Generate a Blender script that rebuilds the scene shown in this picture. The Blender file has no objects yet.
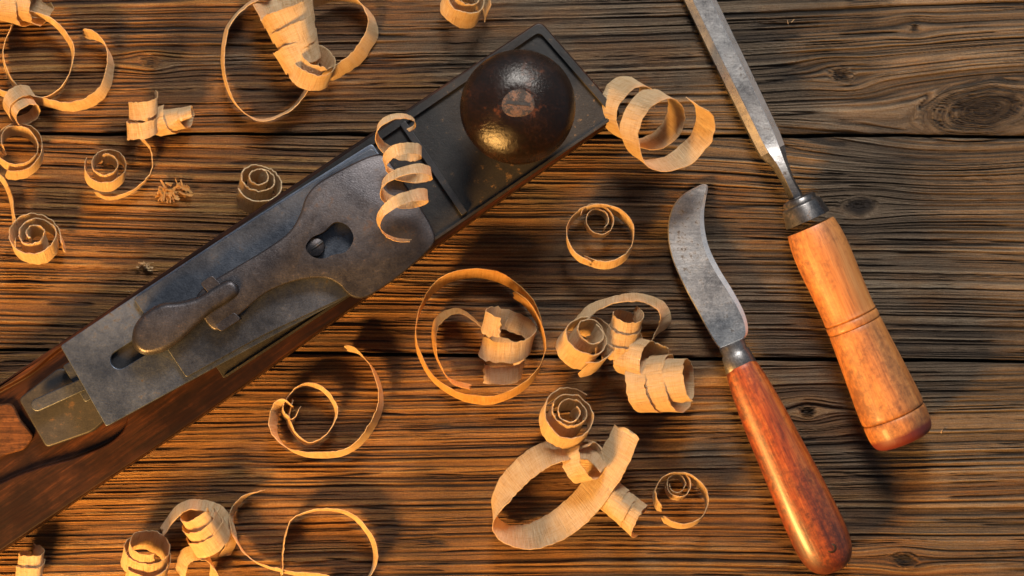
import bpy, math, random
import numpy as np
from mathutils import Vector, Matrix
S=0.0004; H=0.7
scene=bpy.context.scene; COL=scene.collection
def P(x,y,z=0.0):
    k=S*(H-z)/H
    return Vector(((x-512)*k,(288-y)*k,z))
# ------------------------------------------------------------ materials
def new_mat(name):
    m=bpy.data.materials.new(name); m.use_nodes=True
    nt=m.node_tree; b=nt.nodes['Principled BSDF']
    return m,nt,b
def L(nt,a,b): nt.links.new(a,b)
def node(nt,t,**k):
    n=nt.nodes.new(t)
    for a,v in k.items(): setattr(n,a,v)
    return n
def noise(nt,vec,scale,detail=6,rough=0.6,dist=0.0):
    n=node(nt,'ShaderNodeTexNoise'); n.inputs['Scale'].default_value=scale
    n.inputs['Detail'].default_value=detail; n.inputs['Roughness'].default_value=rough
    n.inputs['Distortion'].default_value=dist
    if vec is not None: L(nt,vec,n.inputs['Vector'])
    return n.outputs['Fac']
def mapping(nt,vec,scale):
    n=node(nt,'ShaderNodeMapping'); n.inputs['Scale'].default_value=scale
    L(nt,vec,n.inputs['Vector']); return n.outputs['Vector']
def ramp(nt,fac,stops):
    n=node(nt,'ShaderNodeValToRGB'); e=n.color_ramp.elements
    while len(e)<len(stops): e.new(0.5)
    for i,(p,c) in enumerate(stops):
        e[i].position=p
        if not hasattr(c,'__len__'): c=(c,c,c)
        e[i].color=(c[0],c[1],c[2],1)
    L(nt,fac,n.inputs['Fac']); return n.outputs['Color']
def mix(nt,fac,a,b,mode='MIX'):
    n=node(nt,'ShaderNodeMix',data_type='RGBA',blend_type=mode)
    for s,v in ((n.inputs[0],fac),(n.inputs[6],a),(n.inputs[7],b)):
        if isinstance(v,bpy.types.NodeSocket): L(nt,v,s)
        elif hasattr(v,'__len__'): s.default_value=(v[0],v[1],v[2],1)
        else: s.default_value=v
    return n.outputs[2]
def math_(nt,op,a,b=0.0):
    n=node(nt,'ShaderNodeMath',operation=op)
    for s,v in ((n.inputs[0],a),(n.inputs[1],b)):
        if isinstance(v,bpy.types.NodeSocket): L(nt,v,s)
        else: s.default_value=v
    return n.outputs[0]
def bump(nt,b,h,strength,dist):
    n=node(nt,'ShaderNodeBump'); n.inputs['Strength'].default_value=strength
    n.inputs['Distance'].default_value=dist
    L(nt,h,n.inputs['Height']); L(nt,n.outputs['Normal'],b.inputs['Normal'])
def objco(nt): return node(nt,'ShaderNodeTexCoord').outputs['Object']
def attr(nt,name): return node(nt,'ShaderNodeAttribute',attribute_name=name).outputs['Fac']

def iron_mat(name,c0,c1,rust,ruststart,rough=0.42,metal=0.75,sc=1.0,bstr=0.2,scratch=None,spec=0.5):
    m,nt,b=new_mat(name); o=objco(nt)
    n1=noise(nt,o,30*sc,8,0.62); n2=noise(nt,o,300*sc,6,0.72); n3=noise(nt,o,1500,4,0.65)
    base=ramp(nt,math_(nt,'ADD',math_(nt,'MULTIPLY',n1,0.65),math_(nt,'MULTIPLY',n3,0.35)),[(0.38,c0),(0.62,c1)])
    if scratch:
        mp=node(nt,'ShaderNodeMapping'); mp.inputs['Rotation'].default_value=(0,0,math.radians(scratch)); mp.inputs['Scale'].default_value=(90,1100,50)
        L(nt,o,mp.inputs['Vector']); sc_=noise(nt,mp.outputs['Vector'],1.0,5,0.75)
        base=mix(nt,0.45,base,ramp(nt,sc_,[(0.35,0.3),(0.65,1.0)]),'MULTIPLY')
    sm=math_(nt,'ADD',math_(nt,'MULTIPLY',n2,0.65),math_(nt,'MULTIPLY',n1,0.35))
    rm=ramp(nt,sm,[(ruststart,0.0),(ruststart+0.06,1.0)])
    rc=ramp(nt,n3,[(0.35,tuple(x*0.5 for x in rust)),(0.65,rust)])
    col=mix(nt,rm,base,rc); L(nt,col,b.inputs['Base Color'])
    L(nt,ramp(nt,rm,[(0,metal),(1,0.1 if metal>0.1 else 0.0)]),b.inputs['Metallic'])
    r=ramp(nt,math_(nt,'ADD',math_(nt,'MULTIPLY',n2,0.5),math_(nt,'MULTIPLY',n1,0.5)),[(0.35,rough-0.1),(0.65,rough+0.16)])
    L(nt,r,b.inputs['Roughness']); b.inputs['Specular IOR Level'].default_value=spec
    hh=math_(nt,'ADD',math_(nt,'MULTIPLY',n2,0.5),math_(nt,'MULTIPLY',n3,0.6))
    bump(nt,b,hh,bstr,0.0003)
    return m
M_deck=iron_mat('japanned_iron',(0.008,0.008,0.009),(0.024,0.023,0.023),(0.16,0.10,0.05),0.585,0.42,0.0,1.0,0.5,None,0.25)
M_iron=iron_mat('worn_iron',(0.030,0.029,0.034),(0.080,0.076,0.082),(0.05,0.03,0.024),0.565,0.38,0.8,1.2,0.45)
M_breaker=iron_mat('dark_grey_iron',(0.034,0.040,0.052),(0.085,0.096,0.118),(0.05,0.038,0.032),0.575,0.38,0.8,1.2,0.4)
M_blade=iron_mat('blue_grey_iron',(0.048,0.062,0.088),(0.115,0.138,0.178),(0.055,0.042,0.034),0.575,0.38,0.8,1.2,0.4)
M_dark=iron_mat('blackened_iron',(0.010,0.010,0.012),(0.028,0.028,0.030),(0.08,0.045,0.025),0.57,0.45,0.3)
M_steel=iron_mat('mottled_steel',(0.14,0.145,0.155),(0.44,0.44,0.44),(0.06,0.05,0.042),0.55,0.33,0.85,1.6,0.25,scratch=60)
M_steel2=iron_mat('dull_tool_steel',(0.10,0.10,0.105),(0.28,0.275,0.27),(0.05,0.04,0.034),0.55,0.34,0.85,1.2,0.25,scratch=64)
M_edge=iron_mat('bright_ground_steel',(0.55,0.55,0.55),(0.82,0.81,0.79),(0.2,0.17,0.14),0.60,0.30,0.85,1.0,0.15)
M_ferr=iron_mat('dark_ferrule_steel',(0.05,0.05,0.055),(0.18,0.175,0.17),(0.09,0.05,0.03),0.55,0.33,0.9,1.0,0.2)

def handle_mat(name,c0,c1,c2,dark,rough,endcol=None,endx=None,wear=0.6,coat=0.0,bs=0.3,grain=1.0,spec=0.5,flk=0.4,blotch=38):
    m,nt,b=new_mat(name); o=objco(nt)
    st=mapping(nt,o,(12,130,130)); n1=noise(nt,st,1.3,8,0.65,0.6)
    st2=mapping(nt,o,(50*grain,1000*grain,1000*grain)); n2=noise(nt,st2,1.0,5,0.65)
    n3=noise(nt,mapping(nt,o,(0.45,1,1)),blotch,7,0.65); n4=noise(nt,o,420,4,0.7)
    f=math_(nt,'ADD',math_(nt,'MULTIPLY',n1,0.55),math_(nt,'MULTIPLY',n2,0.45))
    col=ramp(nt,f,[(0.36,c0),(0.5,c1),(0.64,c2)])
    dk=ramp(nt,math_(nt,'ADD',math_(nt,'MULTIPLY',n3,0.65),math_(nt,'MULTIPLY',n4,0.35)),[(wear-0.06,0.0),(wear+0.08,1.0)])
    col=mix(nt,math_(nt,'MULTIPLY',dk,0.85),col,dark)
    fl=ramp(nt,n2,[(0.58,0.0),(0.66,1.0)])
    col=mix(nt,math_(nt,'MULTIPLY',fl,flk),col,dark)
    if endcol:
        sx=node(nt,'ShaderNodeSeparateXYZ'); L(nt,o,sx.inputs[0])
        e=node(nt,'ShaderNodeMapRange'); L(nt,math_(nt,'ADD',sx.outputs[0],math_(nt,'MULTIPLY',n3,0.004)),e.inputs[0])
        e.inputs[1].default_value=endx+0.001; e.inputs[2].default_value=endx+0.0025
        col=mix(nt,e.outputs[0],col,endcol)
    L(nt,col,b.inputs['Base Color'])
    L(nt,ramp(nt,n3,[(0.3,rough-0.08),(0.7,rough+0.18)]),b.inputs['Roughness'])
    b.inputs['Coat Weight'].default_value=coat; b.inputs['Coat Roughness'].default_value=0.2
    b.inputs['Specular IOR Level'].default_value=spec
    bump(nt,b,math_(nt,'ADD',f,math_(nt,'MULTIPLY',n4,0.3)),bs,0.0004)
    return m

def shaving_mat(name,ca,cb,cc,tint,trans=0.36):
    m,nt,b=new_mat(name)
    uv=node(nt,'ShaderNodeUVMap').outputs['UV']
    oi=node(nt,'ShaderNodeObjectInfo').outputs['Random']
    n1=noise(nt,mapping(nt,uv,(0.6,16,1)),1.0,6,0.72,0.3)
    n2=noise(nt,mapping(nt,uv,(11,0.6,1)),1.0,5,0.7,0.5)
    n3=noise(nt,mapping(nt,uv,(0.9,0.9,1)),1.0,4,0.6)
    n4=noise(nt,mapping(nt,uv,(4,70,1)),1.0,2,0.6)
    f=math_(nt,'ADD',math_(nt,'MULTIPLY',n1,0.38),math_(nt,'ADD',math_(nt,'MULTIPLY',n2,0.38),math_(nt,'MULTIPLY',n3,0.24)))
    col=ramp(nt,f,[(0.36,cc),(0.47,cb),(0.58,ca)])
    col=mix(nt,math_(nt,'MULTIPLY',oi,0.35),col,cb,'MIX')
    fl=ramp(nt,n4,[(0.58,0.0),(0.68,1.0)])
    col=mix(nt,math_(nt,'MULTIPLY',fl,0.5),col,cc)
    L(nt,col,b.inputs['Base Color']); b.inputs['Roughness'].default_value=0.5
    b.inputs['Specular IOR Level'].default_value=0.4
    bump(nt,b,math_(nt,'ADD',math_(nt,'MULTIPLY',n2,1.8),math_(nt,'MULTIPLY',n1,0.7)),1.0,0.0013)
    t=node(nt,'ShaderNodeBsdfTranslucent'); L(nt,mix(nt,0.5,col,tint),t.inputs['Color'])
    ms=node(nt,'ShaderNodeMixShader'); ms.inputs[0].default_value=trans
    L(nt,b.outputs[0],ms.inputs[1]); L(nt,t.outputs[0],ms.inputs[2])
    L(nt,ms.outputs[0],nt.nodes['Material Output'].inputs['Surface'])
    return m
M_shav=shaving_mat('pine_shaving',(0.90,0.77,0.53),(0.80,0.59,0.33),(0.45,0.25,0.095),(1.0,0.58,0.17))
M_shav_o=shaving_mat('amber_pine_shaving',(0.88,0.63,0.29),(0.76,0.46,0.15),(0.44,0.20,0.05),(1.0,0.52,0.11),0.45)

# ------------------------------------------------------------ object helpers
def link(ob): COL.objects.link(ob); return ob
def root(name,label,cat,loc,group=None):
    e=bpy.data.objects.new(name,None); e.empty_display_size=0.01; e.location=loc
    e['label']=label; e['category']=cat
    if group: e['group']=group
    return link(e)
def mk(name,verts,faces,mat,par=None,smooth=True,bev=0.0,seg=3):
    me=bpy.data.meshes.new(name); me.from_pydata([tuple(v) for v in verts],[],faces); me.update()
    me.materials.append(mat)
    for p in me.polygons: p.use_smooth=smooth
    ob=link(bpy.data.objects.new(name,me))
    if bev>0:
        md=ob.modifiers.new('bevel','BEVEL'); md.width=bev; md.segments=seg; md.limit_method='ANGLE'
        md.angle_limit=math.radians(35); md.harden_normals=True; md.use_clamp_overlap=True
    if par is not None:
        ob.parent=par
        t=Vector((0,0,0)); q=par
        while q is not None:
            t+=q.location; q=q.parent
        ob.location=-t
    return ob
def smooth_poly(pts,n=6,closed=True):
    out=[]; N=len(pts); rng=range(N if closed else N-1)
    for i in rng:
        g=lambda k:np.array(pts[k%N] if closed else pts[min(max(k,0),N-1)],float)
        p0,p1,p2,p3=g(i-1),g(i),g(i+1),g(i+2)
        for j in range(n):
            t=j/n
            out.append(tuple(0.5*((2*p1)+(-p0+p2)*t+(2*p0-5*p1+4*p2-p3)*t*t+(-p0+3*p1-3*p2+p3)*t**3)))
    if not closed: out.append(tuple(float(c) for c in pts[-1]))
    return out
def round_poly(pts,r=5,n=5):
    out=[]; N=len(pts)
    for i in range(N):
        p=np.array(pts[i][:2],float); a=np.array(pts[i-1][:2],float); b=np.array(pts[(i+1)%N][:2],float)
        rr=pts[i][2] if len(pts[i])>2 else r
        da=a-p; db=b-p; la=np.linalg.norm(da); lb=np.linalg.norm(db)
        rr=min(rr,la*0.45,lb*0.45)
        s=p+da/la*rr; e=p+db/lb*rr
        for j in range(n+1):
            t=j/n; out.append(tuple((1-t)**2*s+2*t*(1-t)*p+t*t*e))
    return out
def prism_geo(out,zt,th):
    a=0
    for i in range(len(out)):
        x1,y1=out[i]; x2,y2=out[(i+1)%len(out)]; a+=x1*y2-x2*y1
    if a>0: out=out[::-1]
    top=[]; bot=[]
    for x,y in out:
        z=(zt(x,y) if callable(zt) else zt)*S
        p=P(x,y,z); top.append(p)
        zb=(th(x,y) if callable(th) else z/S-th)*S
        bot.append(Vector((p.x,p.y,zb)))
    n=len(out)
    faces=[tuple(range(n)),tuple(range(2*n-1,n-1,-1))]
    for i in range(n):
        j=(i+1)%n; faces.append((i,n+i,n+j,j))
    return top+bot,faces
def prism(name,out,zt,th,mat,par,bev=0.0004,seg=3,holes=()):
    v,f=prism_geo(out,zt,th)
    if not holes: return mk(name,v,f,mat,par,True,bev,seg)
    me=bpy.data.meshes.new('tmp'); me.from_pydata([tuple(a) for a in v],[],f)
    ob=link(bpy.data.objects.new('tmp',me)); cs=[]
    for h in holes:
        ho,hz,ht=h
        hv,hf=prism_geo(ho,hz,ht); hm=bpy.data.meshes.new('c'); hm.from_pydata([tuple(a) for a in hv],[],hf)
        hm.update()
        c=link(bpy.data.objects.new('c',hm)); cs.append(c)
        md=ob.modifiers.new('b','BOOLEAN'); md.operation='DIFFERENCE'; md.object=c; md.solver='EXACT'
    bpy.context.view_layer.update()
    dg=bpy.context.evaluated_depsgraph_get()
    res=bpy.data.meshes.new_from_object(ob.evaluated_get(dg))
    vv=[x.co.copy() for x in res.vertices]; ff=[tuple(p.vertices) for p in res.polygons]
    for c in cs+[ob]: bpy.data.objects.remove(c)
    return mk(name,vv,ff,mat,par,True,bev,seg)
def capsule(x1,y1,x2,y2,r,n=8):
    a=math.atan2(y2-y1,x2-x1); o=[]
    for i in range(n+1):
        t=a+math.pi/2+math.pi*i/n; o.append((x1+r*math.cos(t),y1+r*math.sin(t)))
    for i in range(n+1):
        t=a-math.pi/2+math.pi*i/n; o.append((x2+r*math.cos(t),y2+r*math.sin(t)))
    return o
def lathe(name,A,B,prof,mat,par,nseg=48,flat=1.0,wob=0.0):
    A=Vector(A);B=Vector(B);d=B-A;Ln=d.length;X=d.normalized()
    up=Vector((0,0,1)) if abs(X.z)<0.9 else Vector((1,0,0))
    Y=up.cross(X).normalized(); Z=X.cross(Y)
    verts=[];faces=[]
    for t,r in prof:
        for k in range(nseg):
            a=2*math.pi*k/nseg; c,s=math.cos(a),math.sin(a)
            rr=r*(1+wob*math.sin(2*a+t*5)+wob*0.6*math.sin(3*a-t*9))
            verts.append((t*Ln,rr*c,rr*s*flat))
    m=len(prof)
    for i in range(m-1):
        for k in range(nseg):
            k2=(k+1)%nseg
            faces.append((i*nseg+k,(i)*nseg+k2,(i+1)*nseg+k2,(i+1)*nseg+k)[::-1])
    faces.append(tuple(range(nseg))[::-1]); faces.append(tuple(range((m-1)*nseg,m*nseg)))
    me=bpy.data.meshes.new(name); me.from_pydata(verts,[],faces); me.materials.append(mat)
    import bmesh
    bm=bmesh.new(); bm.from_mesh(me); bmesh.ops.recalc_face_normals(bm,faces=bm.faces); bm.to_mesh(me); bm.free()
    for p in me.polygons: p.use_smooth=True
    me.update()
    me.set_sharp_from_angle(angle=math.radians(50))
    ob=link(bpy.data.objects.new(name,me))
    R=Matrix((X,Y,Z)).transposed().to_4x4(); W=Matrix.Translation(A)@R
    t=Vector((0,0,0)); q=par
    while q is not None: t+=q.location; q=q.parent
    ob.parent=par; ob.matrix_basis=Matrix.Translation(-t)@W
    return ob
def spl(prof,n=6):
    return smooth_poly(prof,n,False)

# ------------------------------------------------------------ table top
rs=np.random.RandomState(7)
TAB=rs.rand(512,512)
def vn(x,y,seed=0):
    x=x+seed*37.31; y=y+seed*91.7
    xi=np.floor(x).astype(int); yi=np.floor(y).astype(int); fx=x-xi; fy=y-yi
    fx=fx*fx*fx*(fx*(fx*6-15)+10); fy=fy*fy*fy*(fy*(fy*6-15)+10)
    g=lambda a,b:TAB[a%512,b%512]
    return (g(xi,yi)*(1-fx)+g(xi+1,yi)*fx)*(1-fy)+(g(xi,yi+1)*(1-fx)+g(xi+1,yi+1)*fx)*fy
xs=np.concatenate([np.arange(-1500,-90,30),np.arange(-90,1115,2.5),np.arange(1120,2530,30)])
ys=np.concatenate([np.arange(-1300,-70,12),np.arange(-70,650,0.5),np.arange(650,1900,12)])
X,Y=np.meshgrid(xs,ys)
def seam(X,c,slope,sd): return c+slope*X/1024+2.2*(vn(X/170,X*0+sd,3)-0.5)+1.2*(vn(X/35,X*0+sd,4)-0.5)
seams=[seam(X,-96,3,0.3),seam(X,133,3,1.3),seam(X,350,12,2.3),seam(X,585,9,3.3),seam(X,815,5,4.3)]
pid=np.zeros_like(X); dist=np.full_like(X,1e9)
for s in seams:
    pid+=(Y>s); dist=np.minimum(dist,np.abs(Y-s))
v=Y.copy()
v+=12*(vn(X/620,Y/130+pid*5,1)-0.5)+3.5*(vn(X/300,Y/50+pid*5,2)-0.5)+0.9*(vn(X/90,Y/20,5)-0.5)+0.5*(vn(X/22,Y/6,6)-0.5)+0.03*(pid%2*2-1)*X*0.6
knot=np.zeros_like(X)
for kx,ky,rx,ry,R,kw in [(985,110,40,17,2.9,1),(842,75,8,5,2.6,1),(860,206,12,7,2.6,1),(808,412,5,4,3.4,.8),(915,28,4,3,3.4,.7),(150,62,6,4,2.6,.6),(905,560,9,5,2.4,.9)]:
    a_=math.radians({985:-8,842:12,860:-6}.get(kx,5))
    ddx=(X-kx)*math.cos(a_)+(Y-ky)*math.sin(a_); ddy=-(X-kx)*math.sin(a_)+(Y-ky)*math.cos(a_)
    dx=ddx/(rx*R*1.4); dy=ddy/(ry*R); d2=dx*dx+dy*dy
    w=np.exp(-d2*0.9)
    c0=np.sqrt((ddx/rx)**2+(ddy/ry)**2)
    wob=0.5*(vn(X/11+kx,Y/7,9)-0.5)
    c=c0+wob
    sw=7.0*np.sin(c0*(9 if rx<20 else 13)+2*vn(X/20,Y/12,8))*np.clip(2.1-c0,0,1)*(1 if rx>20 else 0.35)
    v=v-(Y-ky)*w*0.82+sw
    knot=np.maximum(knot,np.clip(1.5-c,0,1)*kw)
    if rx>20: knot=np.maximum(knot,0.42*np.clip(2.3-c,0,1))
v=v+pid*613.0
def ridge(n): return np.abs(n-0.5)*2
g1=vn(X/420,v/3.8,11); g2=vn(X/280,v/2.0,12); g3=vn(X/160,v/1.15,13); g4=vn(X/520,v/14,14)
h=0.22*g1+0.34*g2+0.33*g3+0.11*g4
cr=ridge(vn(X/420,v/4.0,15)); crm=np.clip((vn(X/130,v/9,16)-0.50)*5,0,1)
crack=np.clip(1-cr/0.12,0,1)*crm
cr2=ridge(vn(X/200,v/2.0,17)); crm2=np.clip((vn(X/50,v/5,18)-0.48)*5,0,1)
crack2=np.clip(1-cr2/0.22,0,1)*crm2
h=np.clip((h-0.5)*1.7+0.63,0,1)
h=np.clip(h-0.8*crack-0.6*crack2,0,1)
Z=-(1-h)*0.0015-knot*0.0006
edge=np.clip(1-dist/6.0,0,1)
Z-=edge**2*0.0014
gap=np.clip(1-dist/(1.4+1.1*vn(X/60,X*0,21)),0,1)
Z-=np.clip(gap*3,0,1)*0.006
co=np.stack([(X-512)*S,(288-Y)*S,Z],-1).reshape(-1,3).astype(np.float32)
ny,nx=X.shape
idx=np.arange(ny*nx).reshape(ny,nx)
q=np.stack([idx[:-1,:-1],idx[1:,:-1],idx[1:,1:],idx[:-1,1:]],-1).reshape(-1,4).astype(np.int32)
me=bpy.data.meshes.new('table_top')
me.vertices.add(len(co)); me.vertices.foreach_set('co',co.ravel())
me.loops.add(q.size); me.loops.foreach_set('vertex_index',q.ravel())
me.polygons.add(len(q)); me.polygons.foreach_set('loop_start',np.arange(0,q.size,4,dtype=np.int32))
me.polygons.foreach_set('use_smooth',np.ones(len(q),dtype=bool))
me.update(calc_edges=True)
for nm,arr in (('gv',v),('gx',X),('h',h),('knot',knot),('gap',np.clip(gap*2+edge*0.5,0,1))):
    a=me.attributes.new(nm,'FLOAT','POINT'); a.data.foreach_set('value',arr.astype(np.float32).ravel())
m,nt,b=new_mat('weathered_plank_wood'); me.materials.append(m)
tab=link(bpy.data.objects.new('table_top',me)); tab['kind']='structure'
tab['label']='weathered brown plank table top with deep grain and knots'; tab['category']='table'
cx=node(nt,'ShaderNodeCombineXYZ'); L(nt,attr(nt,'gx'),cx.inputs[0]); L(nt,attr(nt,'gv'),cx.inputs[1])
gvv=cx.outputs[0]
fib=noise(nt,mapping(nt,gvv,(0.014,0.65,1)),1.0,8,0.82,0.05)
med=noise(nt,mapping(nt,gvv,(0.004,0.09,1)),1.0,5,0.6,0.2)
mic=noise(nt,mapping(nt,gvv,(0.06,1.8,1)),1.0,5,0.8)
geo=node(nt,'ShaderNodeNewGeometry').outputs['Position']
blot=noise(nt,mapping(nt,geo,(9,14,1)),1.0,6,0.6)
grey=noise(nt,mapping(nt,geo,(14,40,1)),1.0,6,0.65)
grit=noise(nt,geo,1600,3,0.6)
hh=attr(nt,'h')
t=math_(nt,'ADD',math_(nt,'MULTIPLY',hh,0.40),math_(nt,'ADD',math_(nt,'MULTIPLY',fib,0.36),math_(nt,'MULTIPLY',mic,0.36)))
t=math_(nt,'ADD',t,math_(nt,'MULTIPLY',math_(nt,'SUBTRACT',med,0.5),0.16))
t=math_(nt,'ADD',t,math_(nt,'MULTIPLY',math_(nt,'SUBTRACT',grit,0.5),0.24))
t=math_(nt,'ADD',math_(nt,'MULTIPLY',math_(nt,'SUBTRACT',t,0.595),1.35),0.56)
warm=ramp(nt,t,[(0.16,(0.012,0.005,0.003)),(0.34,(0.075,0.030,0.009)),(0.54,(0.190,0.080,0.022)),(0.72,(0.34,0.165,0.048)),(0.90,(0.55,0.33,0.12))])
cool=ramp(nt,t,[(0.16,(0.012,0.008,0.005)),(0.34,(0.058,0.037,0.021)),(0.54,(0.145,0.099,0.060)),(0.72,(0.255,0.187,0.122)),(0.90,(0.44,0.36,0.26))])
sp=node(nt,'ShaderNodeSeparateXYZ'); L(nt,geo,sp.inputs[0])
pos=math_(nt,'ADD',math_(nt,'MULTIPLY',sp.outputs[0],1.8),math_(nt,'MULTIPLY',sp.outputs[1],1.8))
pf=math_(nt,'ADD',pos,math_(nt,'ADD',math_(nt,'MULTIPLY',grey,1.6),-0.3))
col=mix(nt,ramp(nt,pf,[(0.42,0.0),(0.76,1.0)]),warm,cool)  # warm lower-left and cool upper-right light painted into the wood, plus grey patches
st=ramp(nt,blot,[(0.34,0.42),(0.50,1.0)])
col=mix(nt,1.0,col,st,'MULTIPLY')
kn=attr(nt,'knot')
col=mix(nt,math_(nt,'MINIMUM',math_(nt,'MULTIPLY',math_(nt,'MULTIPLY',kn,math_(nt,'SUBTRACT',1.7,hh)),1.2),0.94),col,(0.014,0.007,0.004))
col=mix(nt,attr(nt,'gap'),col,(0.006,0.004,0.003))
L(nt,col,b.inputs['Base Color'])
L(nt,ramp(nt,t,[(0.3,0.8),(0.8,0.40)]),b.inputs['Roughness']); b.inputs['Specular IOR Level'].default_value=0.5
bump(nt,b,math_(nt,'ADD',math_(nt,'ADD',fib,math_(nt,'MULTIPLY',mic,1.0)),math_(nt,'MULTIPLY',grit,0.25)),1.0,0.0022)

# ------------------------------------------------------------ hand plane
U=lambda u,v_:(580+0.826*u-0.563*v_, 68-0.563*u-0.826*v_)
def ucoord(x,y): return 0.826*(x-580)-0.563*(y-68)
pl=root('hand_plane','old black iron hand plane with round wooden knob lying on planks','hand plane',P(300,260,0))
def body_wood():
    m,nt,b=new_mat('dark_worn_plane_wood'); o=objco(nt)
    mp=node(nt,'ShaderNodeMapping'); mp.inputs['Rotation'].default_value=(0,0,math.radians(34.3)); L(nt,o,mp.inputs['Vector'])
    g=node(nt,'ShaderNodeMapping',vector_type='POINT'); g.inputs['Rotation'].default_value=(0,0,math.radians(-34.3)); L(nt,o,g.inputs['Vector']); g=g.outputs['Vector']
    n1=noise(nt,mapping(nt,g,(14,160,160)),1.0,8,0.7,0.4); n2=noise(nt,mapping(nt,g,(60,900,900)),1.0,5,0.7)
    n3=noise(nt,o,26,7,0.65)
    f=math_(nt,'ADD',math_(nt,'MULTIPLY',n1,0.5),math_(nt,'MULTIPLY',n2,0.5))
    col=ramp(nt,f,[(0.36,(0.006,0.003,0.002)),(0.52,(0.026,0.0085,0.0035)),(0.66,(0.085,0.028,0.009))])
    col=mix(nt,ramp(nt,n3,[(0.44,0.8),(0.60,0.0)]),col,(0.006,0.003,0.0025))
    L(nt,col,b.inputs['Base Color']); L(nt,ramp(nt,n3,[(0.3,0.30),(0.7,0.45)]),b.inputs['Roughness'])
    b.inputs['Specular IOR Level'].default_value=0.18
    bump(nt,b,f,0.4,0.0003); return m
M_body=body_wood()
bodyo=[(-900,66,3),(-400,66,60),(-6,62,8),(9,-62,8),(-190,-65,40),(-340,-70,60),(-520,-75,60),(-700,-73,60),(-900,-73,3)]
bo=round_poly([(*U(a,c),r) for a,c,r in bodyo],5,7)
rec=smooth_poly([(-90,450),(-30,405),(20,376),(62,346),(95,365),(116,408),(120,426),(104,444),(68,460),(20,474),(-40,500),(-90,520)],6)
prism('body',bo,44,44,M_body,pl,0.0022,5,holes=[(rec,70,34)])
fo=round_poly([(*U(-470,61),4),(*U(-7,60.5),7),(*U(7,-60.5),7),(*U(-200,-61),20),(*U(-470,-56),4)],5,6)
fi=round_poly([(*U(-490,56.5),4),(*U(-10.5,56),6),(*U(3,-56.5),6),(*U(-200,-57),20),(*U(-490,-52),4)],5,6)
prism('frame',fo,52.5,lambda x,y:44.4,M_deck,pl,0.00035,3,holes=[(fi,80,32)])
prism('mouth_bar',round_poly([U(-181,55),U(-174,55),U(-174,-55.5),U(-181,-55.5)],1.5,3),53.5,lambda x,y:48.2,M_dark,pl,0.0003,2)
zb=lambda x,y:64+(-150-ucoord(x,y))*(30/436)
frog=round_poly([U(-215,46),U(-215,-42),U(-455,-40),U(-455,46)],6,4)
prism('frog',frog,lambda x,y:zb(x,y)-7,lambda x,y:48.2,M_dark,pl,0.0006,2)
prism('frog_foot',round_poly([U(-480,46),U(-480,-26),U(-560,-22),U(-560,50)],6,4),lambda x,y:zb(x,y)-7,lambda x,y:36.4,M_dark,pl,0.0006,2)
iron=round_poly([(60,346,3),(118,307,10),(222,238,10),(300,188,10),(372,143,4),(434,236,4),(345,298,10),(262,342,20),(183,385,6),(106,427,3)],5,4)
slot=capsule(118,360,300,248,9)
prism('blade',iron,zb,5,M_blade,pl,0.0004,3,holes=[(slot,lambda x,y:zb(x,y)+6,20)])
cb=round_poly([(133,299,3),(222,240,6),(300,190,10),(372,147,4),(430,236,4),(352,294,8),(262,336,20),(186,378,3)],5,4)
prism('chip_breaker',cb,lambda x,y:zb(x,y)+6,5.7,M_breaker,pl,0.0005,3)
def casting(name,out,zt,th,mat,par,steps,holes=()):
    a=sum(out[i][0]*out[(i+1)%len(out)][1]-out[(i+1)%len(out)][0]*out[i][1] for i in range(len(out)))
    if a>0: out=out[::-1]
    n=len(out); o=np.array(out,float)
    t=np.roll(o,-2,0)-np.roll(o,2,0); t/=np.linalg.norm(t,axis=1)[:,None]+1e-9
    nrm=np.stack([-t[:,1],t[:,0]],1)
    test=o+nrm*2
    def area(p): return abs(np.sum(p[:,0]*np.roll(p[:,1],-1)-np.roll(p[:,0],-1)*p[:,1]))
    if area(test)>area(o): nrm=-nrm
    V=[];F=[]
    rings=[(0,-th)]+steps
    for ins,dz in rings:
        for i in range(n):
            p=o[i]+nrm[i]*ins; z=(zt(p[0],p[1])+dz)*S; V.append(P(p[0],p[1],z))
    for r in range(len(rings)-1):
        for i in range(n):
            j=(i+1)%n; F.append((r*n+i,r*n+j,(r+1)*n+j,(r+1)*n+i))
    F.append(tuple(range(n))[::-1]); F.append(tuple(range((len(rings)-1)*n,len(rings)*n)))
    import bmesh
    me=bpy.data.meshes.new('t'); me.from_pydata([tuple(x) for x in V],[],F)
    bm=bmesh.new(); bm.from_mesh(me); bmesh.ops.recalc_face_normals(bm,faces=bm.faces); bm.to_mesh(me); bm.free()
    if holes:
        ob=link(bpy.data.objects.new('t',me)); cs=[]
        for ho,hz,ht in holes:
            hv,hf=prism_geo(ho,hz,ht); hm=bpy.data.meshes.new('c'); hm.from_pydata([tuple(x) for x in hv],[],hf)
            c=link(bpy.data.objects.new('c',hm)); cs.append(c)
            md=ob.modifiers.new('b','BOOLEAN'); md.operation='DIFFERENCE'; md.object=c; md.solver='EXACT'
        bpy.context.view_layer.update(); dg=bpy.context.evaluated_depsgraph_get()
        res=bpy.data.meshes.new_from_object(ob.evaluated_get(dg))
        for c in cs+[ob]: bpy.data.objects.remove(c)
        me=res
    me.name=name; me.materials.clear(); me.materials.append(mat)
    for p in me.polygons: p.use_smooth=True
    me.set_sharp_from_angle(angle=math.radians(30))
    ob=link(bpy.data.objects.new(name,me)); ob.parent=par; ob.location=-par.location
    return ob
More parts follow.
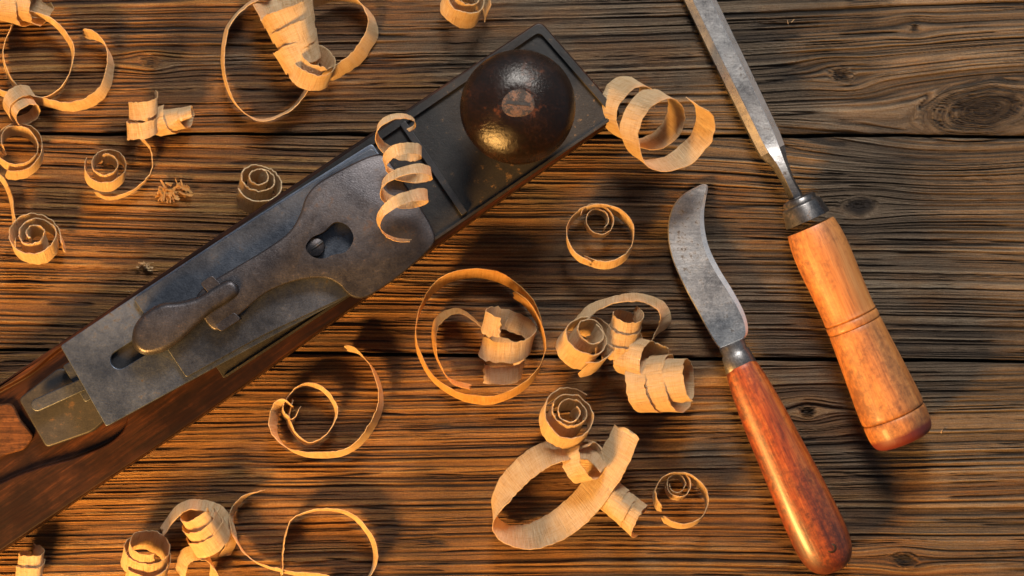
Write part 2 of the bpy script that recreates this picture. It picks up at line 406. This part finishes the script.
cap=smooth_poly([(371,156),(354,163),(335,173),(317,184),(306,197),(300,214),(289,232),(266,249),(236,267),(210,283),(196,298),(202,316),(214,330),(228,325),(246,309),(268,292),(296,281),(322,278),(338,284),(350,296),(364,298),(384,287),(408,269),(429,250),(435,238),(429,221),(413,196),(396,170),(384,155)],5)
key=smooth_poly([(320,231),(332,221),(345,225),(351,238),(343,251),(331,254),(320,258),(309,256),(302,247),(308,237)],5)
zcap=lambda x,y:zb(x,y)+9
casting('lever_cap',cap,zcap,2.7,M_iron,pl,[(0,10.5),(0.5,12.5),(1.2,13.4),(2.2,13.8)],holes=[(key,lambda x,y:zb(x,y)+50,70)])
cz=(zb(315,245)+18)*S
lathe('cap_screw',P(315,247,cz-0.009),P(315,247,cz),[(0,9.2*S),(0.9,9.6*S),(0.97,9.0*S),(1,8.2*S)],M_iron,pl)
prism('screw_slot',capsule(308,252,322,242,1.3),cz/S+0.3,0.5,M_dark,pl,0)
lev=smooth_poly([(132,340),(135,325),(146,312),(162,303),(180,301),(198,296),(214,286),(229,279),(238,284),(239,294),(228,303),(212,313),(196,327),(180,342),(163,352),(146,355),(136,350)],5)
casting('cam_lever',lev,lambda x,y:zb(x,y)+14,6.8,M_iron,pl,[(0,6),(0.8,9.5),(2.2,12),(4.2,13.4),(6,13.8)])
prism('pivot_lug',round_poly([(200,283),(212,275),(222,286),(209,294)],3,3),lambda x,y:zb(x,y)+25,14,M_iron,pl,0.0006)
prism('pivot_lug',round_poly([(214,326),(234,312),(241,319),(221,332)],3,3),lambda x,y:zb(x,y)+23,14,M_iron,pl,0.0006)
prism('rear_plate',round_poly([(18,399),(58,368),(86,372),(108,418),(92,432),(46,448)],5,4),50,lambda x,y:36.5,M_dark,pl,0.0008)
prism('adjuster_lever',capsule(37,405,84,384,6.5),66,5,M_breaker,pl,0.0005)
prism('adjuster_fork',round_poly([(62,366),(71,361),(94,398),(85,403)],3,4),60.5,lambda x,y:50.3,M_breaker,pl,0.0005)
M_tote=handle_mat('worn_tote_wood',(0.020,0.008,0.004),(0.06,0.022,0.008),(0.15,0.060,0.020),(0.006,0.003,0.003),0.8,wear=0.48,bs=1.0,spec=0.15)
prism('handle',round_poly([(-70,452,6),(-8,405,4),(12,403,6),(20,420,3),(34,436,6),(24,450,6),(2,456,4),(-70,500,6)],8,6),42,lambda x,y:36.5,M_tote,pl,0.0012,3)
# knob
M_knob=handle_mat('dark_lacquered_knob',(0.004,0.003,0.0026),(0.007,0.004,0.0033),(0.015,0.007,0.0045),(0.12,0.036,0.012),0.20,wear=0.625,coat=0.0,bs=0.8,spec=0.24,flk=0.0,blotch=90)
kc=P(518,108,0.044)
zk0=49.0*S
kp=[(0,34),(0.05,36),(0.10,34),(0.17,27),(0.26,25),(0.38,33),(0.50,46),(0.62,52.5),(0.72,53.5),(0.82,48.5),(0.90,39.5),(0.96,29),(0.99,21),(1.0,16)]
lathe('knob',Vector((kc.x,kc.y,zk0)),Vector((kc.x,kc.y,0.060)),[(t,max(r,1)*S) for t,r in spl(kp,4)],M_knob,pl,64,wob=0.008)
M_core=iron_mat('tarnished_brass',(0.035,0.016,0.008),(0.12,0.055,0.024),(0.012,0.007,0.005),0.47,0.6,0.0,1.4,1.0)
lathe('knob_screw',Vector((kc.x,kc.y,0.058)),Vector((kc.x,kc.y,0.0602)),[(0,16*S),(0.8,16*S),(1,12*S)],M_core,pl,wob=0.10)
def boxat(name,c,ax,l,w,z0,z1,mat,par):
    ax=ax.normalized(); pr=Vector((-ax.y,ax.x,0)); V=[]
    for z in (z0,z1):
        for a,b_ in ((-1,-1),(1,-1),(1,1),(-1,1)):
            p=c+ax*l*a+pr*w*b_; V.append(Vector((p.x,p.y,z)))
    return mk(name,V,[(3,2,1,0),(4,5,6,7),(0,1,5,4),(1,2,6,5),(2,3,7,6),(3,0,4,7)],mat,par,False)
boxat('screw_slot',Vector((kc.x,kc.y,0)),Vector((1,-0.1,0)),11*S,1.4*S,0.0600,0.06035,M_dark,pl)

# ------------------------------------------------------------ chisel
ch=root('chisel','steel chisel with turned blond wooden handle on planks','chisel',P(812,228,0))
Ac=(805,214);Bc=(905,441)
A=P(*Ac,0.0128);B=P(*Bc,0.0128); Ln=(B-A).length
M_ch=handle_mat('blond_handle_wood',(0.22,0.072,0.018),(0.38,0.142,0.036),(0.49,0.215,0.063),(0.10,0.034,0.013),0.46,endcol=(0.10,0.013,0.008),endx=Ln*0.958,wear=0.545,coat=0.1,bs=0.6,flk=0.5)
cp=[(0.055,23.5),(0.062,25),(0.12,27.2),(0.20,27.8),(0.32,26.8),(0.43,26.4),(0.452,27),(0.458,25.2),(0.464,27),(0.49,27.2),(0.496,25.4),(0.502,27.3),(0.56,28.2),(0.70,30.6),(0.82,32.5),(0.875,32.8),(0.884,30.6),(0.893,32.8),(0.95,32.4),(0.98,30.5),(0.995,27),(1.0,23)]
lathe('handle',A,B,[(t,r*S*0.98) for t,r in spl(cp,3)],M_ch,ch,64,wob=0.006)
lathe('ferrule',P(797.5,197,0.0128),P(808,220,0.0128),[(0,10*S),(0.04,15*S),(0.1,16.5*S),(0.28,17*S),(0.32,19.5*S),(0.38,20*S),(0.9,22.6*S),(1,23*S)],M_ferr,ch,48)
def facet_blade(name,secs,mat,par,mat2):
    V=[];F=[];n=6
    for i,(x,y,w,wt,zt,th) in enumerate(secs):
        c=P(x,y,zt*S); x2,y2=secs[min(i+1,len(secs)-1)][:2]; x1,y1=secs[max(i-1,0)][:2]
        d=Vector((x2-x1,-(y2-y1),0)).normalized(); s=Vector((-d.y,d.x,0))
        z=Vector((0,0,1))
        for a,b_ in ((wt,0),(w,-th*0.45),(w,-th),(-w,-th),(-w,-th*0.45),(-wt,0)):
            V.append(c+s*a*S+z*b_*S)
    for i in range(len(secs)-1):
        for k in range(n):
            k2=(k+1)%n; F.append((i*n+k,(i+1)*n+k,(i+1)*n+k2,i*n+k2))
    F.append(tuple(range(n))[::1]); F.append(tuple(range((len(secs)-1)*n,len(secs)*n))[::-1])
    o=mk(name,V,F,mat,par,True,0.00018,2)
    o.data.materials.append(mat2)
    for i in range(4):
        o.data.polygons[i*n+0].material_index=1
        o.data.polygons[i*n+4].material_index=1
    return o
facet_blade('blade',[(655,-95,14,8,14,12),(703,3,14.5,8,18,14),(738,75,14.5,7.5,23,16),(768,137,14,7,28,17),(774,150,13,6,31,17),(781,163,8,4,36,12),(789,180,6,3,38,12),(800,202,7,4,38,12)],M_steel2,ch,M_edge)

# ------------------------------------------------------------ hooked knife
kn_=root('hooked_knife','hooked pruning knife with worn orange wooden handle','knife',P(760,400,0))
zkn=lambda x,y:7+(max(y-187,0)/180.0)*20
ko=smooth_poly([(708,187),(704,184),(696,187),(685,193),(675,203),(669,218),(668,238),(673,261),(685,288),(699,314),(711,336),(720,348),(733,346),(745,338),(748,328),(744,312),(733,291),(720,270),(710,250),(705,231),(704,213),(706,198)],5)
def ground_blade(name,out,zt,th,inset,mat,par,mat2):
    n=len(out); o=[np.array(p) for p in out]; inn=[]
    for i in range(n):
        t=o[(i+1)%n]-o[i-1]; t=t/np.linalg.norm(t); inn.append((t[1],-t[0]))
    a=sum(o[i][0]*o[(i+1)%n][1]-o[(i+1)%n][0]*o[i][1] for i in range(n))
    sg=-1 if a>0 else 1
    V=[];
    def add(pts,dz):
        for p in pts:
            z=(zt(p[0],p[1])+dz)*S; V.append(P(p[0],p[1],z))
    ins=[]
    for i in range(n):
        fr=i/n
        k_=inset*(0.3+1.1*max(0,math.sin((fr-0.58)/0.42*math.pi)) if fr>0.58 else 0.3)
        ins.append(o[i]+sg*np.array(inn[i])*k_)
    add(ins,0); add(o,-th*0.45); add(o,-th*0.75); add(ins,-th)
    F=[]
    for L_ in range(3):
        for i in range(n):
            j=(i+1)%n; F.append((L_*n+i,L_*n+j,(L_+1)*n+j,(L_+1)*n+i))
    F.append(tuple(range(n))); F.append(tuple(range(3*n,4*n))[::-1])
    me_=mk(name,V,F,mat,par,False)
    import bmesh
    bm=bmesh.new(); bm.from_mesh(me_.data); bmesh.ops.recalc_face_normals(bm,faces=bm.faces); bm.to_mesh(me_.data); bm.free()
    me_.data.materials.append(mat2)
    for i in range(n): me_.data.polygons[i].material_index=1
    return me_
ground_blade('blade',ko,zkn,4,3.6,M_steel,kn_,M_edge)
zz=0.0108
lathe('bolster',P(731,343,zz),P(742,369,zz),[(0,13*S),(0.1,13.5*S),(0.35,12.8*S),(0.4,14.3*S),(0.9,16.2*S),(1,16*S)],M_steel2,kn_,40,flat=0.72)
Ak=P(740,365,zz);Bk=P(836,571,zz); Lk=(Bk-Ak).length
M_kn=handle_mat('red_orange_varnished_wood',(0.085,0.014,0.006),(0.25,0.050,0.011),(0.44,0.130,0.026),(0.030,0.007,0.005),0.34,wear=0.515,coat=0.25,bs=0.6,flk=0.6)
kp=[(0,15),(0.03,17),(0.12,20),(0.25,22.5),(0.45,25),(0.65,27.5),(0.80,28.5),(0.90,27),(0.96,21.5),(0.99,13),(1.0,3)]
lathe('handle',Ak,Bk,[(t,max(r,2)*S*0.99) for t,r in spl(kp,5)],M_kn,kn_,56,flat=0.80,wob=0.01)
M_hole=iron_mat('rivet_metal',(0.05,0.03,0.02),(0.12,0.07,0.04),(0.2,0.1,0.05),0.6)
zr=zz+0.0084
rv=P(831,548,zr)
lathe('rivet',Vector((rv.x,rv.y,zr-0.003)),Vector((rv.x,rv.y,zr+0.0004)),[(0,5.4*S),(0.9,5.4*S),(1,4.6*S),(1.0,3.0*S),(0.8,2.6*S)],M_hole,kn_,24)

# ------------------------------------------------------------ shavings
random.seed(4)
GRP='curled wood shavings scattered on the table'
def ribbon(label,pts,wd,width,thick=0.6,base=1.0,mat=None,wob=0.12,nper=10,taper=(1,1),name='wood_shaving',cup=0.03,free=True,slowk=3.0):
    mat=mat or M_shav
    pts=[(a[0],-a[1],a[2] if len(a)>2 else 0) for a in pts]
    one=not hasattr(wd[0],'__len__')
    W=[tuple(wd)]*len(pts) if one else wd
    if free:
        full=[tuple(p)+tuple(w) for p,w in zip(pts,W)]
        full=smooth_poly(full,nper,False)
    else: full=[tuple(p)+tuple(w) for p,w in zip(pts,W)]
    A_=np.array(full); C=A_[:,:3]; Wd=A_[:,3:6]; n=len(C)
    T=np.gradient(C,axis=0); T/=np.linalg.norm(T,axis=1)[:,None]+1e-9
    Wd=Wd-(Wd*T).sum(1)[:,None]*T*0.85; Wd/=np.linalg.norm(Wd,axis=1)[:,None]+1e-9
    Nn=np.cross(T,Wd); Nn/=np.linalg.norm(Nn,axis=1)[:,None]+1e-9
    arc=np.concatenate([[0],np.cumsum(np.linalg.norm(np.diff(C,axis=0),axis=1))])
    sd=random.random()*300; m_=6
    e1=1+wob*2*(vn(arc/14,arc*0+sd,1)-0.5)+wob*1.9*(vn(arc/2.6,arc*0+sd,2)-0.5)
    e2=1+wob*2*(vn(arc/14,arc*0+sd+9,1)-0.5)+wob*1.9*(vn(arc/2.6,arc*0+sd+9,2)-0.5)
    fr=arc/arc[-1]; tp=np.minimum(1,np.minimum((taper[0]+(1-taper[0])*fr/0.15),(taper[1]+(1-taper[1])*(1-fr)/0.15)))
    rag=[(vn(arc*0+j*1.7,arc*0+sd,6)[0]-0.5) for j in range(m_+1)]
    ripple=vn(arc/4,arc*0+sd,31)-0.5
    slow=vn(arc/40,arc*0+sd,41)-0.5
    V=[];UVs=[]
    for i in range(n):
        for sgn in (1,-1):
            for j in range(m_+1):
                s=(j/m_-0.5)*2
                hw=width/2*tp[i]*(e1[i] if s>0 else e2[i])
                off=cup*(s*s)*width*0.5+ 1.1*ripple[i]*(0.6+0.4*s)+slowk*slow[i]*(1+0.5*s)
                p=C[i]+Wd[i]*hw*s+Nn[i]*(off+sgn*thick/2)
                if i in (0,n-1): p=p+T[i]*rag[j]*7*(1 if i else -1)
                V.append(p); UVs.append((arc[i]/14.0+sd,(s*0.5+0.5)*width/14.0))
    V=np.array(V); V[:,2]+= base-V[:,2].min()
    cen=V.mean(0)
    k=(H-cen[2]*S)/H
    cx_=cen[0];cy_=cen[1]
    wx=(V[:,0]-cx_)*S+(cx_-512)*S*k; wy=(V[:,1]-cy_)*S+(288+cy_)*S*k; wz=V[:,2]*S
    loc=Vector(((cx_-512)*S*k,(288+cy_)*S*k,base*S))
    r=2*(m_+1); F=[]
    prof=list(range(m_+1))+[m_+1+j for j in range(m_,-1,-1)]
    for i in range(n-1):
        for a in range(len(prof)):
            b2=prof[(a+1)%len(prof)]; a2=prof[a]
            F.append((i*r+a2,i*r+b2,(i+1)*r+b2,(i+1)*r+a2))
    F.append(tuple(prof[::-1])); F.append(tuple((n-1)*r+a for a in prof))
    me=bpy.data.meshes.new(name)
    me.from_pydata([(wx[i]-loc.x,wy[i]-loc.y,wz[i]-loc.z) for i in range(len(V))],[],F)
    ul=me.uv_layers.new(name='UVMap')
    vi=np.zeros(len(me.loops),dtype=np.int32); me.loops.foreach_get('vertex_index',vi)
    ul.data.foreach_set('uv',np.array(UVs,dtype=np.float32)[vi].ravel())
    for p in me.polygons: p.use_smooth=True
    me.materials.append(mat); me.update(); me.set_sharp_from_angle(angle=math.radians(60))
    ob=link(bpy.data.objects.new(name,me)); ob.location=loc
    ob['label']=label; ob['category']='wood shaving'; ob['group']=GRP
    return ob
def curl(label,c,az,el,r0,r1,turns,phase,pitch,width,cone=0.0,sq=1.0,jit=0.0,**k):
    a=math.radians(az); e=math.radians(el)
    ax=np.array([math.cos(e)*math.cos(a),math.cos(e)*math.sin(a),math.sin(e)])
    e1=np.array([-math.sin(a),math.cos(a),0]); e2=np.cross(ax,e1)
    n=max(int(abs(turns)*44),12); pts=[];W=[]
    for i in range(n+1):
        t=i/n; th=math.radians(phase)+2*math.pi*turns*t; r=r0+(r1-r0)*t
        r*=1+0.06*math.sin(th*1.7+phase)+jit*math.sin(th*0.63+phase*2)
        rad=e1*math.cos(th)+e2*math.sin(th)*sq
        p=np.array([c[0],-c[1],0])+rad*r+ax*pitch*((t-0.5)*abs(turns)+jit*0.9*math.sin(th*0.8+phase))
        pts.append((p[0],-p[1],p[2])); w=ax+rad*(cone+jit*1.2*math.sin(th*0.5)); W.append(tuple(w))
    return ribbon(label,pts,W,width,free=False,**k)
# top-left cluster
curl('rolled wood shaving with broad pale band',(22,2),-15,10,22,16,1.7,40,14,26)
ribbon('long looping thin wood shaving',[(14,24,8),(3,52,6),(14,84,5),(42,98,5),(66,82,8),(72,50,10),(52,22,12),(28,14,14)],(0.35,0.1,1),20)
ribbon('looping thin wood shaving beside spiral curls',[(84,34,4),(100,40,5),(110,62,6),(102,92,8),(74,107,8),(42,102,8),(14,96,6),(0,92,4)],(-0.2,0.5,1),17,base=3)
curl('thin open spiral wood shaving',(18,148),60,64,27,14,1.9,100,6,20)
ribbon('thin curved wood shaving strand',[(-6,172,3),(6,186,3),(13,206,3),(15,226,3),(14,246,3)],(0.6,0.1,1),12)
curl('tight spiral wood shaving showing its coil',(36,240),80,62,27,5,2.7,180,3,22,thick=.9)
curl('small curled shaving in a pile',(22,108),-50,30,18,12,1.5,0,10,15,base=6)
# top loops
curl('broad pale wood shaving rolled in a tube',(293,32),108,14,21,25,3.0,0,17,25,cone=0.18)
curl('pale wood shaving coil at the edge of a roll',(314,66),60,40,22,18,1.3,30,8,20,base=4)
ribbon('large thin looping wood shaving',[(318,66,20),(306,92,12),(288,112,8),(258,119,8),(233,101,8),(222,66,8),(226,30,8),(246,6,10),(270,-8,12)],(0.3,-0.2,1),20)
ribbon('wide looping wood shaving hanging off a roll',[(306,6,16),(335,-4,12),(362,4,9),(373,28,8),(358,56,8),(332,74,10),(306,78,14)],(-0.4,0.3,1),22)
curl('small pale coiled wood shaving',(465,4),60,55,26,7,2.3,200,4,22,thick=.9)
# left small ones
curl('pale ribbon wood shaving folded over itself',(143,118),85,20,15,13,1.8,-70,20,17)
curl('pale curled wood shaving with flat tail',(174,120),8,15,13,11,2.2,20,14,17)
curl('thin spiral wood shaving with open end',(107,168),70,60,22,7,1.9,0,4,18)
ribbon('thin curved wood shaving strip',[(96,192,3),(110,197,4),(132,190,5),(150,172,5),(152,150,5),(142,138,4)],(0.3,0.3,1),13)
curl('tight small coil of pale wood shaving',(258,186),65,52,23,6,2.6,60,3,24,thick=1.2)
# on the plane
curl('narrow twisted wood shaving spiral resting on the plane',(404,170),-82,28,16,26,3.9,-60,29,11,base=84,taper=(0.3,0.25),jit=0.2)
# right of plane
curl('broad pale wood shaving curling in two loops beside the plane',(649,122),-40,50,28,35,2.15,-45,43,29)
curl('ring wood shaving with delicate inner curl',(601,236),85,70,31,31,1.05,60,2,19)
curl('small inner curl of thin shaving',(598,222),70,70,9,17,1.6,150,3,13,base=2)
# big ring
curl('large amber ring shaped wood shaving',(480,338),80,70,65,61,1.12,200,6,26,mat=M_shav_o,jit=0.02)
ribbon('inner loop of thin amber wood shaving',[(470,388,5),(448,380,5),(434,352,6),(436,322,8),(458,311,9),(480,326,10),(488,346,12)],(0.2,-0.3,1),19,base=3,mat=M_shav_o)
curl('broad pale wood shaving unrolling into a curl',(505,346),78,20,19,29,2.1,40,27,21,base=3)
# group middle right
curl('coiled wood shaving with dark open centre',(584,342),55,50,29,9,2.4,120,5,28,thick=.9)
ribbon('long wood shaving arching over a coil',[(574,328,12),(590,310,20),(614,301,26),(640,297,28),(661,306,24),(666,324,14),(654,340,6)],[(0.2,-1,1.4),(0.1,-0.8,1.4),(0,-0.6,1.4),(0,-0.6,1.4),(-0.5,-0.6,1.4),(-1,-0.2,1.2),(-0.6,-0.8,1)],20)
curl('rolled wood shaving tube among curls',(624,332),75,30,19,13,2.6,20,14,16,base=3)
curl('broad tube shaped ribbed wood shaving',(664,384),4,30,27,24,2.5,-40,20,21)
curl('pale wood shaving band curled around a tube',(640,360),-18,34,17,21,1.8,60,15,16,base=6)
# lower left thin loops
ribbon('thin wood shaving loop with curled end',[(292,408,6),(284,404,6),(276,414,5),(276,434,5),(292,450,5),(318,456,6),(346,450,7),(368,430,8),(380,402,8),(374,372,7),(358,354,5),(346,350,3)],(-0.2,0.35,1),20)
ribbon('thin inner ring of wood shaving',[(292,400,4),(288,422,5),(306,442,6),(326,434,6),(336,412,7),(326,392,7),(308,384,6),(292,392,5),(282,410,5),(292,420,6),(300,408,7)],(0.25,0.3,1),17,base=2)
# lower centre big
ribbon('wide pale wood shaving forming a large folded loop',[(626,432,30),(612,462,26),(592,494,20),(564,522,17),(532,537,16),(504,533,18),(494,513,20),(508,486,22),(532,462,24),(562,449,26),(590,450,26),(604,464,24)],[(0.8,-0.4,0.9),(0.8,-0.6,0.9),(0.6,-0.8,0.9),(0.4,-0.9,0.9),(0.1,-0.8,1.1),(-0.3,-0.4,1.3),(0.1,-0.4,1.3),(0.5,-0.6,1.2),(0.4,-0.8,1.2),(0.1,-0.8,1.2),(-0.3,-0.5,1.2),(-0.5,-0.2,1.2)],37,wob=0.05,slowk=1.5)
curl('tight dark centred coil of wood shaving',(568,418),70,60,29,6,3.0,250,3,28,thick=.9)
curl('curved pale band of wood shaving under a coil',(582,462),20,35,20,15,1.5,200,10,22,base=3)
curl('small rolled tube of pale wood shaving',(624,508),-38,18,17,14,2.6,0,12,18,thick=.9)
curl('spiral wood shaving with thin coiled centre',(680,498),80,64,28,24,0.95,60,2,19)
curl('tiny spiral wood shaving centre coil',(676,486),80,66,6,14,1.7,0,2,14,base=2)
# bottom left
curl('pale curled wood shaving with ribbed surface',(146,556),70,38,24,18,2.2,60,12,22)
curl('rolled pale wood shaving near the plane',(204,526),115,30,22,15,2.4,0,11,19)
ribbon('wood shaving arch across other curls',[(162,530,18),(178,510,24),(200,503,28),(220,514,22),(230,540,10),(222,556,4)],[(0.3,-0.6,1.2),(0.2,-0.6,1.2),(0,-0.6,1.2),(-0.7,-0.6,1.2),(-0.8,-0.2,1.2),(-1,-0.5,0.8)],18)
ribbon('large sweeping thin wood shaving',[(262,491,5),(244,497,6),(233,516,8),(238,540,9),(256,560,10),(288,572,10),(326,578,10),(360,590,10)],(0.0,0.35,1),20,taper=(0.15,1))
ribbon('round open loop of thin wood shaving',[(282,574,8),(284,548,8),(292,522,8),(318,509,8),(350,514,8),(372,540,8),(372,570,8),(352,592,8),(316,594,8)],(0.25,0.3,1),21)
curl('small rolled wood shaving by the plane body',(30,566),80,10,14,11,1.7,30,12,20)
ribbon('broad wood shaving strip curled at its end',[(178,576,4),(186,556,14),(204,552,20),(214,566,12),(212,584,4)],[(0.5,-0.8,0.5)]*5,17,base=3)
def crumb(label,c,size,n,mat,seed):
    random.seed(seed); V=[];F=[]
    for i in range(n):
        a=random.random()*6.28; r=random.random()**0.7*size
        x=c[0]+math.cos(a)*r; y=c[1]+math.sin(a)*r*0.55; z=random.random()*size*0.35
        d=random.random()*3.14; l=random.uniform(0.12,0.4)*size; w=random.uniform(0.04,0.09)*size
        bz=random.uniform(-.4,.4)*l
        b0=len(V)
        for u_,w_,zz_ in ((-l,-w,-bz),(l,-w*0.4,bz),(l*0.9,w,bz+w),(-l*0.8,w,-bz+w)):
            V.append((((x-512)+math.cos(d)*u_-math.sin(d)*w_)*S,((288-y)+math.sin(d)*u_+math.cos(d)*w_)*S,max(0.0,(z+abs(zz_)))*S+0.0002))
        for k in range(4): V.append((V[b0+k][0],V[b0+k][1],V[b0+k][2]+0.9*S))
        F+= [(b0+3,b0+2,b0+1,b0),(b0+4,b0+5,b0+6,b0+7)]+[(b0+k,b0+(k+1)%4,b0+4+(k+1)%4,b0+4+k) for k in range(4)]
    me=bpy.data.meshes.new('wood_crumb'); me.from_pydata(V,[],F); me.materials.append(mat)
    ul=me.uv_layers.new(name='UVMap')
    for i,lp in enumerate(me.loops):
        c_=V[lp.vertex_index]; ul.data[i].uv=(c_[0]*180,c_[1]*180)
    ob=link(bpy.data.objects.new('wood_crumb',me)); ob['label']=label; ob['category']='wood crumb'
    return ob
crumb('crumpled orange wood splinters on the planks',(173,192),17,60,M_shav_o,3)
crumb('pale wood crumbs beside the plane',(148,266),10,16,M_shav,5)
crumb('tiny pale wood sliver on the planks',(792,23),6,3,M_shav,6)
crumb('tiny wood crumbs on the planks',(940,430),5,3,M_shav,8)

# ------------------------------------------------------------ light & camera
w=bpy.data.worlds.new('World'); scene.world=w; w.use_nodes=True
wt=w.node_tree; bg=wt.nodes['Background']
tc=node(wt,'ShaderNodeTexCoord'); sx=node(wt,'ShaderNodeSeparateXYZ'); L(wt,tc.outputs['Generated'],sx.inputs[0])
f=math_(wt,'ADD',math_(wt,'MULTIPLY',sx.outputs[1],0.5),math_(wt,'ADD',math_(wt,'MULTIPLY',sx.outputs[0],0.15),0.5))
L(wt,ramp(wt,f,[(0.2,(0.14,0.07,0.03)),(0.5,(0.50,0.55,0.64)),(0.8,(0.95,1.05,1.2))]),bg.inputs[0]); bg.inputs[1].default_value=0.36
def area(name,loc,target,size,energy,color):
    l=bpy.data.lights.new(name,'AREA'); l.shape='DISK'; l.size=size; l.energy=energy; l.color=color
    o=link(bpy.data.objects.new(name,l)); o.location=loc
    o.rotation_euler=(Vector(target)-Vector(loc)).to_track_quat('-Z','Y').to_euler()
area('window_light',(0.04,0.52,0.50),(0.0,0.02,0),0.24,7.6,(1.0,0.93,0.85))
area('warm_lamp',(-0.36,-0.46,0.31),(-0.08,-0.01,0),0.20,18.5,(1.0,0.50,0.13))
cam=bpy.data.cameras.new('camera'); co_=link(bpy.data.objects.new('camera',cam)); co_.location=(0,0,H)
cam.sensor_width=36; cam.lens=36*H/(1024*S); cam.clip_start=0.01; cam.clip_end=50
scene.camera=co_
scene.view_settings.view_transform='Standard'; scene.view_settings.look='None'; scene.view_settings.exposure=0
